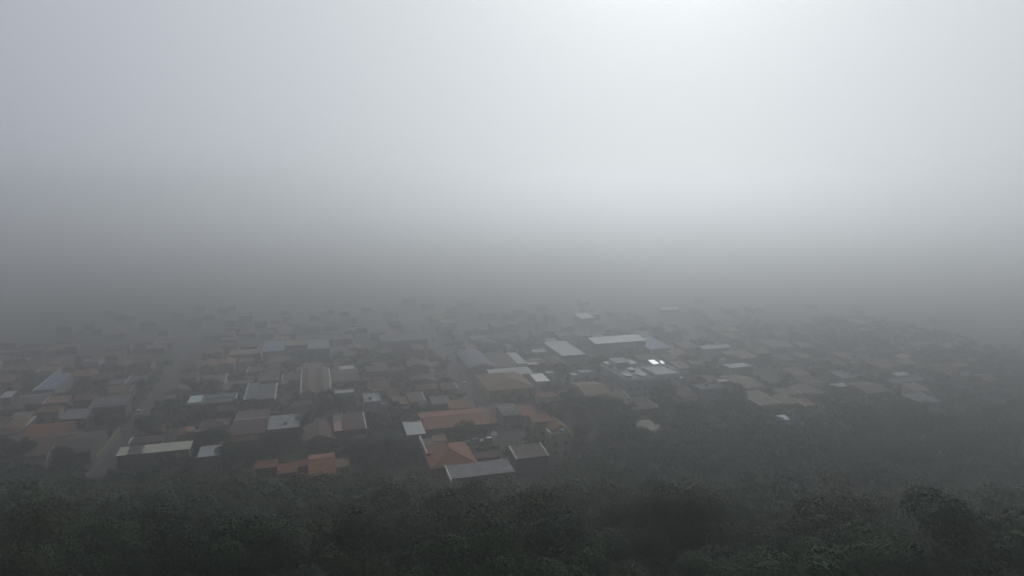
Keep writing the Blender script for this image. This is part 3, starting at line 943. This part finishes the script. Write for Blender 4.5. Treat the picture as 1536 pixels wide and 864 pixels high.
def quads_mesh(name, v, mats, mat_index=None):
    n = len(v) // 4
    me = bpy.data.meshes.new(name)
    me.vertices.add(len(v))
    me.vertices.foreach_set('co', v.astype(np.float32).ravel())
    me.loops.add(n * 4)
    me.loops.foreach_set('vertex_index', np.arange(n * 4, dtype=np.int32))
    me.polygons.add(n)
    me.polygons.foreach_set('loop_start', np.arange(0, n * 4, 4, dtype=np.int32))
    for m in mats:
        me.materials.append(M[m])
    if mat_index is not None:
        me.polygons.foreach_set('material_index', mat_index.astype(np.int32))
    me.update(calc_edges=True)
    return me


LEAFS = ['leaf_dark', 'leaf_olive', 'leaf_green']
LEAFN = {'leaf_dark': 'dark green', 'leaf_olive': 'olive', 'leaf_green': 'fresh green'}
CROWNS = [(LEAFS[i % 3], quads_mesh('crown', crown_arrays(100 + i, 6500, .135, 3.3, 6.0, 11 + i % 5), [LEAFS[i % 3]])) for i in range(9)]
TRUNKS = []
for i in range(3):
    r_ = random.Random(i)
    m = MB().tube([(0, 0, -.5), (.1, .05, 1.6), (.05 + r_.uniform(-.2, .2), .1, 4.2)], [.26, .2, .08])
    for k in range(4):
        a = k * 1.6 + r_.random()
        m.tube([(.1, .05, 1.5 + .3 * k), (1.1 * math.cos(a), 1.1 * math.sin(a), 2.9 + .3 * k), (1.9 * math.cos(a), 1.9 * math.sin(a), 3.9 + .3 * k)], [.13, .08, .03], 5)
    TRUNKS.append(m.mesh('trunk', 'bark'))


def tree(x, y, s, sz, rnd, label, group, name='tree'):
    i = rnd.randrange(9)
    leaf, cm = CROWNS[i]
    root = thing(name, label.format(LEAFN[leaf]), 'tree', (x, y, ground_z(x, y)), rnd.uniform(0, 6.28), group)
    root.scale = (s, s, sz)
    link('trunk', TRUNKS[i % 3], root)
    link('crown', cm, root)
    return root


def yard_trees():
    rnd = random.Random(8)
    spots = [(418, 641, .75), (515, 596, 1.0), (528, 592, .8), (478, 602, .9), (492, 612, 1.0), (470, 618, .9), (545, 612, .8), (590, 625, 1.0), (605, 640, .9), (575, 640, .8),
             (560, 690, 1.1), (580, 684, 1.2), (545, 700, .9), (530, 690, .8), (600, 690, 1.0), (345, 694, .9), (360, 700, 1.0), (375, 690, .8), (340, 705, .8), (420, 672, 1.0), (440, 668, .9), (405, 680, .8),
             (985, 595, 1.5), (1000, 600, 1.3), (1012, 592, 1.1), (990, 610, 1.2), (965, 592, .7), (925, 582, .7), (1105, 600, .9), (1120, 596, .8), (830, 600, .9), (850, 606, 1.0), (862, 612, .9), (880, 618, .9),
             (900, 612, .8), (845, 622, .8), (870, 635, .9), (890, 628, .9), (655, 640, .5), (760, 605, .6), (728, 655, .5), (800, 662, .7), (770, 640, .6), (735, 690, .6), (758, 668, .6),
             (250, 580, .8), (360, 586, .9), (430, 580, .8), (560, 560, .8), (620, 590, .8), (640, 575, .7), (660, 566, .7), (600, 560, .7), (10, 690, 1.0), (25, 700, 1.1), (60, 700, .9), (95, 705, 1.0), (120, 695, .8), (8, 660, .9), (230, 715, .9), (255, 712, .8),
             (1180, 580, .8), (1220, 590, .9), (1250, 600, .9), (1290, 590, .8), (1330, 600, .9), (1420, 596, .9), (1450, 585, .9), (1500, 590, .9), (1240, 560, .8), (1400, 560, .8), (1480, 560, .8)]
    rows = []
    for px, py, s in spots:
        # each stands on the plain where its foot was read off
        d = (CAM_Z) / (math.sin(PITCH) - math.cos(PITCH) * (432 - py) / 1024)
        X = (px - 768) / 1024 * d
        Yv = (math.cos(PITCH) + math.sin(PITCH) * (432 - py) / 1024) * d
        rows.append((round(X, 1), round(Yv, 1), s))
    for _ in range(1500):
        if len(rows) >= 300:
            break
        u, v = rnd.uniform(190, 320), rnd.uniform(-230, 300)
        x, y = xy(u, v)
        px, py = seen(x, y)
        if not (-30 < px < 1566) or py < 470 or in_wood(x, y):
            continue
        rows.append((x, y, rnd.uniform(.55, 1.15)))
    n = 0
    for x, y, s in rows:
        u, v = uv(x, y)
        if hits(u, u, v, v, .6) or on_street(u, v, .2):
            continue
        px, py = seen(x, y)
        tree(x, y, s * rnd.uniform(.9, 1.1), s * rnd.uniform(.85, 1.1), rnd, '{} yard tree ' + near_name(px, py), 'trees in the yards of the town', 'yard_tree')
        n += 1
    return n


n_yard = yard_trees()


def wood():
    rnd = random.Random(4)
    pts = []
    CLEAR = [q for q in HOUSES if q[4] > 2.9 or 'hut' in q[10]] + [(163.4, 36.2, 14, 0)]
    g = 4.7
    yy = 58.0
    while yy < 300:
        xx = -260.0
        while xx < 330:
            x, y = xx + rnd.uniform(-2.2, 2.2), yy + rnd.uniform(-2.2, 2.2)
            xx += g
            px, py = seen(x, y, ground_z(x, y))
            if not (-90 < px < 1626) or py > 1010:
                continue
            p0x, p0y = seen(x, y)
            if y > 60 and p0y < wood_edge(p0x):
                continue
            u, v = uv(x, y)
            if hits(u, u, v, v, 1.2) or on_street(u, v, 0):
                continue
            if any(q[0] - 9 < u < q[0] and q[1] - 1 < v < q[1] + q[2] + 1 and (u > q[0] - 5 or rnd.random() < .7) for q in CLEAR):
                continue
            edge = smooth((p0y - wood_edge(p0x)) / 40)
            s = (.5 + .42 * edge) * rnd.choice([.55, .7, .85, 1.0, 1.15, 1.4, 1.7])
            if any(q[0] - 14 < u < q[0] and q[1] - 2 < v < q[1] + q[2] + 2 for q in CLEAR):
                s = min(s, .7 if px < 860 else .9)
            if px < 860 and p0y - wood_edge(p0x) < 45:
                s = min(s, .6 + .3 * smooth((p0y - wood_edge(p0x)) / 45))
            pts.append((x, y, s, px, py))
        yy += g
    pts.sort(key=lambda p: p[1] ** 2 + p[0] ** 2)
    vis = [p for p in pts if -30 < p[3] < 1566 and seen(p[0], p[1], ground_z(p[0], p[1]) + 6 * p[2])[1] < 880]
    near = vis[:300]
    FRONT = [(q[0][0], q[1]) for q in NAMED if q[0][1] > wood_edge(q[0][0]) - 45]
    ids = set(map(id, near))
    for x, y, s, px, py in near:
        t = min(FRONT, key=lambda q: abs(q[0] - px))[1]
        row = 'at the bottom edge' if py > 850 else 'near the bottom' if py > 800 else 'in the wood'
        size = 'small ' if s < .75 else 'tall ' if s > 1.25 else ''
        tree(x, y, s, s * rnd.uniform(.85, 1.15), rnd, size + '{} tree ' + row + ' below the ' + t, 'trees of the dark wood along the bottom')
    rest = [p for p in pts if id(p) not in ids]
    base = [crown_arrays(300 + i, 760, .33, 3.3, 6.0, 9) for i in range(8)]
    vs, mi = [], []
    for x, y, s, px, py in rest:
        a = rnd.uniform(0, 6.28)
        b = base[rnd.randrange(8)] * s
        c_, s_ = math.cos(a), math.sin(a)
        q = np.stack([b[:, 0] * c_ - b[:, 1] * s_ + x, b[:, 0] * s_ + b[:, 1] * c_ + y, b[:, 2] + ground_z(x, y)], 1)
        vs.append(q)
        mi.append(np.full(len(q) // 4, rnd.choice([0, 0, 1, 2])))
    tag(link('woodland', quads_mesh('woodland', np.concatenate(vs), LEAFS, np.concatenate(mi))), kind='stuff')
    # low scrub between the houses, one mass nobody could count
    base = [crown_arrays(400 + i, 90, .42, 1.7, 2.2, 6) for i in range(6)]
    vs, mi = [], []
    for _ in range(5200):
        u, v = rnd.uniform(186, 335), rnd.uniform(-260, 330)
        x, y = xy(u, v)
        px, py = seen(x, y)
        if not (-40 < px < 1576) or on_street(u, v, .3) or hits(u, u, v, v, .9) or 199 < u < 207 and 36 < v < 60:
            continue
        a = rnd.uniform(0, 6.28)
        b = base[rnd.randrange(6)] * rnd.uniform(.6, 1.5)
        c_, s_ = math.cos(a), math.sin(a)
        vs.append(np.stack([b[:, 0] * c_ - b[:, 1] * s_ + x, b[:, 0] * s_ + b[:, 1] * c_ + y, b[:, 2] - .3 + ground_z(x, y)], 1))
        mi.append(np.full(len(b) // 4, rnd.choice([0, 0, 1, 2])))
    tag(link('yard_scrub', quads_mesh('yard_scrub', np.concatenate(vs), LEAFS, np.concatenate(mi))), kind='stuff')
    return len(near), len(rest)


n_wood = wood()


def palm(u, v):
    x, y = xy(u, v)
    root = thing('palm_tree', 'palm with arching fronds against the cream wall of the unfinished house', 'palm tree', (x, y, ground_z(x, y)))
    MB().tube([(0, 0, -.3), (.15, .05, 2.5), (.1, .1, 5.0)], [.2, .15, .12], 7).build('trunk', 'bark', root)
    r_ = random.Random(3)
    for k in range(13):
        a = 2 * math.pi * k / 13 + r_.uniform(-.2, .2)
        L = r_.uniform(2.2, 3.0)
        up = r_.uniform(.3, 1.5)
        m = MB()
        pts = []
        for i in range(7):
            t = i / 6
            pts.append(Vector((math.cos(a) * L * t + .1, math.sin(a) * L * t + .1, 5.0 + up * t * 1.6 - 2.3 * t * t)))
        sd = Vector((-math.sin(a), math.cos(a), 0))
        for i in range(6):
            w0, w1 = .42 * math.sin(math.pi * (i + .6) / 7), .42 * math.sin(math.pi * (i + 1.6) / 7.2)
            for s in (-1, 1):
                d0, d1 = sd * s * w0 - Vector((0, 0, w0 * .45)), sd * s * w1 - Vector((0, 0, w1 * .45))
                m.add([pts[i], pts[i + 1], pts[i + 1] * .75 + pts[i] * .25 + d1, pts[i] + d0], [(0, 1, 2, 3)])
        m.build('frond', 'leaf_green', root)


palm(188.5, 61.0)


# ---------------------------------------------------------------- poles, cars, walls, tanks
def pole(u, v, label, group):
    x, y = xy(u, v)
    root = thing('utility_pole', label, 'utility pole', (x, y, ground_z(x, y)), -GA, group)
    MB().tube([(0, 0, -.4), (0, 0, 8.6)], [.17, .11], 7).build('mast', 'pole', root)
    MB().box(-1.1, -.07, 7.9, 1.1, .07, 8.05).box(-.8, -.06, 7.0, .8, .06, 7.12).build('crossarm', 'bark', root)
    ins = MB()
    for q in (-1.0, -.4, .4, 1.0):
        ins.tube([(q, 0, 8.05), (q, 0, 8.3)], [.06, .04], 6)
    ins.build('insulator', 'pole', root)
    MB().tube([(0, 0, 7.5), (.9, 0, 7.9), (1.7, 0, 7.95)], [.05, .04, .03], 5).build('lamp_arm', 'pole', root)
    MB().box(1.6, -.12, 7.87, 2.2, .12, 8.0).build('lamp_head', 'fibre', root)


for i, u in enumerate((206, 226, 254, 282, 318, 348)):
    pole(u, 53.0, 'slim grey utility pole on the left kerb of the central street', 'utility poles along the central street')
for i, u in enumerate((219, 262)):
    pole(u, -57.0, 'slim grey utility pole on the right side of the left street', 'utility poles along the left street')
for i, u in enumerate((245, 275, 305)):
    t = (u - 232) / 198
    pole(u, 178.5 + 42.5 * t - 5, 'slim grey utility pole beside the right street in the fog', 'utility poles along the right street')


def lathe_wheel(r, w):
    return MB().tube([(-w / 2, 0, 0), (w / 2, 0, 0)], [r, r], 12)


TYRE = lathe_wheel(.32, .2).mesh('tyre', 'rubber')
RIM = lathe_wheel(.19, .215).mesh('rim', 'pole')


def car(u, v, rz, mat, label, ground=None):
    x, y = xy(u, v)
    z = ground_z(x, y) if ground is None else ground
    root = thing('parked_car', label, 'car', (x, y, z), -GA + rz, 'cars parked in the town')
    prof = [(-2.1, .28), (2.1, .28), (2.12, .62), (1.95, .86), (1.1, .93), (-1.95, .95), (-2.12, .7)]
    MB().prism(prof, 'x', -.84, .84).build('body', mat, root)
    cab = MB()
    b = [(-1.85, .93), (.95, .93), (.25, 1.43), (-1.35, 1.46)]
    n = len(b)
    vs = [(-.8 if q[1] < 1 else -.64, q[0], q[1]) for q in b] + [(.8 if q[1] < 1 else .64, q[0], q[1]) for q in b]
    cab.add(vs, [tuple(range(n)), tuple(range(2 * n - 1, n - 1, -1))] + [(i, i + n, (i + 1) % n + n, (i + 1) % n) for i in range(n)])
    cab.build('windows', 'glass', root)
    MB().prism([(-1.36, 1.45), (.26, 1.42), (.2, 1.48), (-1.3, 1.51)], 'x', -.63, .63).build('roof', mat, root)
    for sx in (-1, 1):
        for yy in (-1.3, 1.28):
            wh = link('wheel', TYRE, root, (sx * .78, yy, .32))
            link('rim', RIM, wh)
        link('headlight', HEAD, root, (sx * .6, 2.07, .68))


HEAD = MB().box(-.16, -.06, -.07, .16, .06, .07).mesh('headlight', 'trim_white')
car(264.3, 56.6, 0, 'car_white', 'white car parked on the left side of the central street below the vaulted warehouse', .05)
car(215.8, 56.6, .1, 'car_dark', 'dark car parked on the central street behind a pale blue car', .05)
car(211.0, 59.6, .15, 'car_blue', 'pale blue car parked at the foot of the central street', .05)
car(201.0, 45.6, 1.4, 'car_blue', 'blue grey car in the courtyard of the long orange terrace')
car(200.6, 50.2, 1.5, 'car_white', 'white car at the right end of the terrace courtyard')
car(262.0, -62.0, 0, 'car_white', 'white car on the left street near the wide pale grey roof', .05)
car(262.0, -43.0, 1.57, 'car_white', 'white car by the back of the long shop with the green roof end')
car(240.0, 56.4, 0, 'car_dark', 'lone dark car halfway up the central street', .05)


def yard_wall(u0, v0, u1, v1, h, mat, label, t=.16):
    a, b = xy(u0, v0), xy(u1, v1)
    c = ((a[0] + b[0]) / 2, (a[1] + b[1]) / 2)
    L = math.hypot(b[0] - a[0], b[1] - a[1])
    root = thing('yard_wall', label, 'wall', (c[0], c[1], ground_z(*c)), math.atan2(b[1] - a[1], b[0] - a[0]))
    n = max(1, round(L / 2.6))
    for i in range(n):
        link('wall_panel', MB().box(0, -t / 2, -.6, L / n - .04, t / 2, h + .0).mesh('wall_panel', mat), root, (-L / 2 + i * L / n, 0, 0))
    cp = MB().box(-L / 2 - .03, -t / 2 - .05, h, L / 2 + .03, t / 2 + .05, h + .1)
    cp.build('coping', mat, root)
    FOOT.append((min(u0, u1) - .2, max(u0, u1) + .2, min(v0, v1) - .2, max(v0, v1) + .2))


yard_wall(219, -64.3, 244, -64.1, 1.5, 'tan_wall', 'long dull beige boundary wall along the left side of the left street')
yard_wall(193.0, 40.5, 193.4, 52.5, 1.7, 'tan_wall', 'low beige panelled wall closing the courtyard below the long orange terrace')
yard_wall(196.0, 14.0, 199.5, 24.0, 1.2, 'trim_yellow', 'low yellowish wall beside dark trees left of the pale grey end roof')
yard_wall(163.6, 36.2, 164.6, 50.0, 1.4, 'pale_wall', 'thin pale wall in front of the long grey slab roof at the wood edge')
yard_wall(203.5, 3.0, 207.0, 15.0, 1.6, 'grey_wall', 'grey wall below the maroon roof with a white porch')
yard_wall(187.5, -76, 190.5, -62, 1.5, 'grey_wall', 'short grey wall between trees at the lower left')


wr = random.Random(17)
for (cu, cv, w, d, px, py) in LOTS[:70]:
    c = wr.choice([('pale_wall', 'pale'), ('tan_wall', 'beige'), ('grey_wall', 'grey'), ('brick', 'brick'), ('cream_wall', 'cream')])
    q = wr.uniform(1.2, 4)
    if wr.random() < .5:
        a = (cu - q, cv - .4, cu - q, cv + w + .6)
    else:
        a = (cu - q, cv - .5, cu + d * wr.uniform(.3, 1), cv - .5)
    if hits(min(a[0], a[2]), max(a[0], a[2]), min(a[1], a[3]), max(a[1], a[3]), .1) or on_street(a[0], a[1], 0) or on_street(a[2], a[3], 0):
        continue
    yard_wall(*a, wr.uniform(1.5, 2.2), c[0], 'low ' + c[1] + ' yard wall ' + near_name(px, py))


def tarp(u, v):
    x, y = xy(u, v)
    root = thing('awning', 'small white peaked awning beside the courtyard cars', 'awning', (x, y, 0), -GA)
    MB().add([(-1.1, -1, 1.6), (1.1, -1, 1.5), (1.1, 1, 1.6), (-1.1, 1, 1.6), (-.2, 0, 2.9), (-1.1, -1, 1.52), (1.1, -1, 1.42), (1.1, 1, 1.52), (-1.1, 1, 1.52)],
             [(0, 1, 4), (1, 2, 4), (2, 3, 4), (3, 0, 4), (5, 8, 7, 6), (0, 5, 6, 1), (1, 6, 7, 2), (2, 7, 8, 3), (3, 8, 5, 0)]).build('canopy', 'tarp', root)
    for sx in (-1, 1):
        for sy in (-1, 1):
            MB().tube([(sx, sy * .9, -.2), (sx, sy * .9, 1.55)], [.05, .05], 6).build('leg', 'pole', root)


tarp(202.5, 53.0)


def water_tank(u, v, z, label):
    x, y = xy(u, v)
    root = thing('water_tank', label, 'water tank', (x, y, z), 0, 'rooftop water tanks')
    MB().tube([(0, 0, 0), (0, 0, .9)], [.5, .72], 12).build('tank', 'tank', root)
    MB().tube([(0, 0, .9), (0, 0, 1.0), (0, 0, 1.15)], [.76, .76, .3], 12).build('lid', 'tank', root)


water_tank(222, -11, 4.6, 'blue water tank on the stained flat roof')
water_tank(239, 117, 7.9, 'blue water tank on the left wing of the tall stepped grey block')
water_tank(184.8, 69.5, 6.7, 'blue water tank on the front block of the unfinished house')
water_tank(238, 17, 5.5, 'blue water tank on the grey two storey house')
water_tank(217, 139, 6.1, 'blue water tank on the green grey cube house')

# ---------------------------------------------------------------- the fog: one closed box of even density
hm = bpy.data.materials.new('haze')
hm.use_nodes = True
hn, hl = hm.node_tree.nodes, hm.node_tree.links
hn.clear()
ho = hn.new('ShaderNodeOutputMaterial')
hv = hn.new('ShaderNodeVolumePrincipled')
hl.new(hv.outputs[0], ho.inputs['Volume'])
hv.inputs['Color'].default_value = (.973, .982, .99, 1)
hv.inputs['Density'].default_value = HAZE_DENSITY
hv.inputs['Anisotropy'].default_value = HAZE_G
M['haze'] = hm
tag(MB().box(-2800, -700, -1.6, 2800, 2800, HAZE_TOP).build('haze', 'haze'), kind='stuff')
# look-alikes whose labels still coincide are told apart by their order in the view
ORD = {2: ('left one', 'right one'), 3: ('left one', 'middle one', 'right one')}
same = {}
for o in COL.objects:
    if o.parent is None and 'label' in o:
        same.setdefault(o['label'], []).append(o)
for lab, os_ in same.items():
    n = len(os_)
    if not 1 < n <= 7 or len(lab.split()) > 12:
        continue
    os_.sort(key=lambda o: seen(*o.location)[0])
    for i, o in enumerate(os_):
        o['label'] = lab + ', ' + (ORD[n][i] if n in ORD else ('first', 'second', 'third', 'fourth', 'fifth', 'sixth', 'seventh')[i] + ' from left')
print('filler houses', n_fill, 'yard trees', n_yard, 'wood', n_wood)
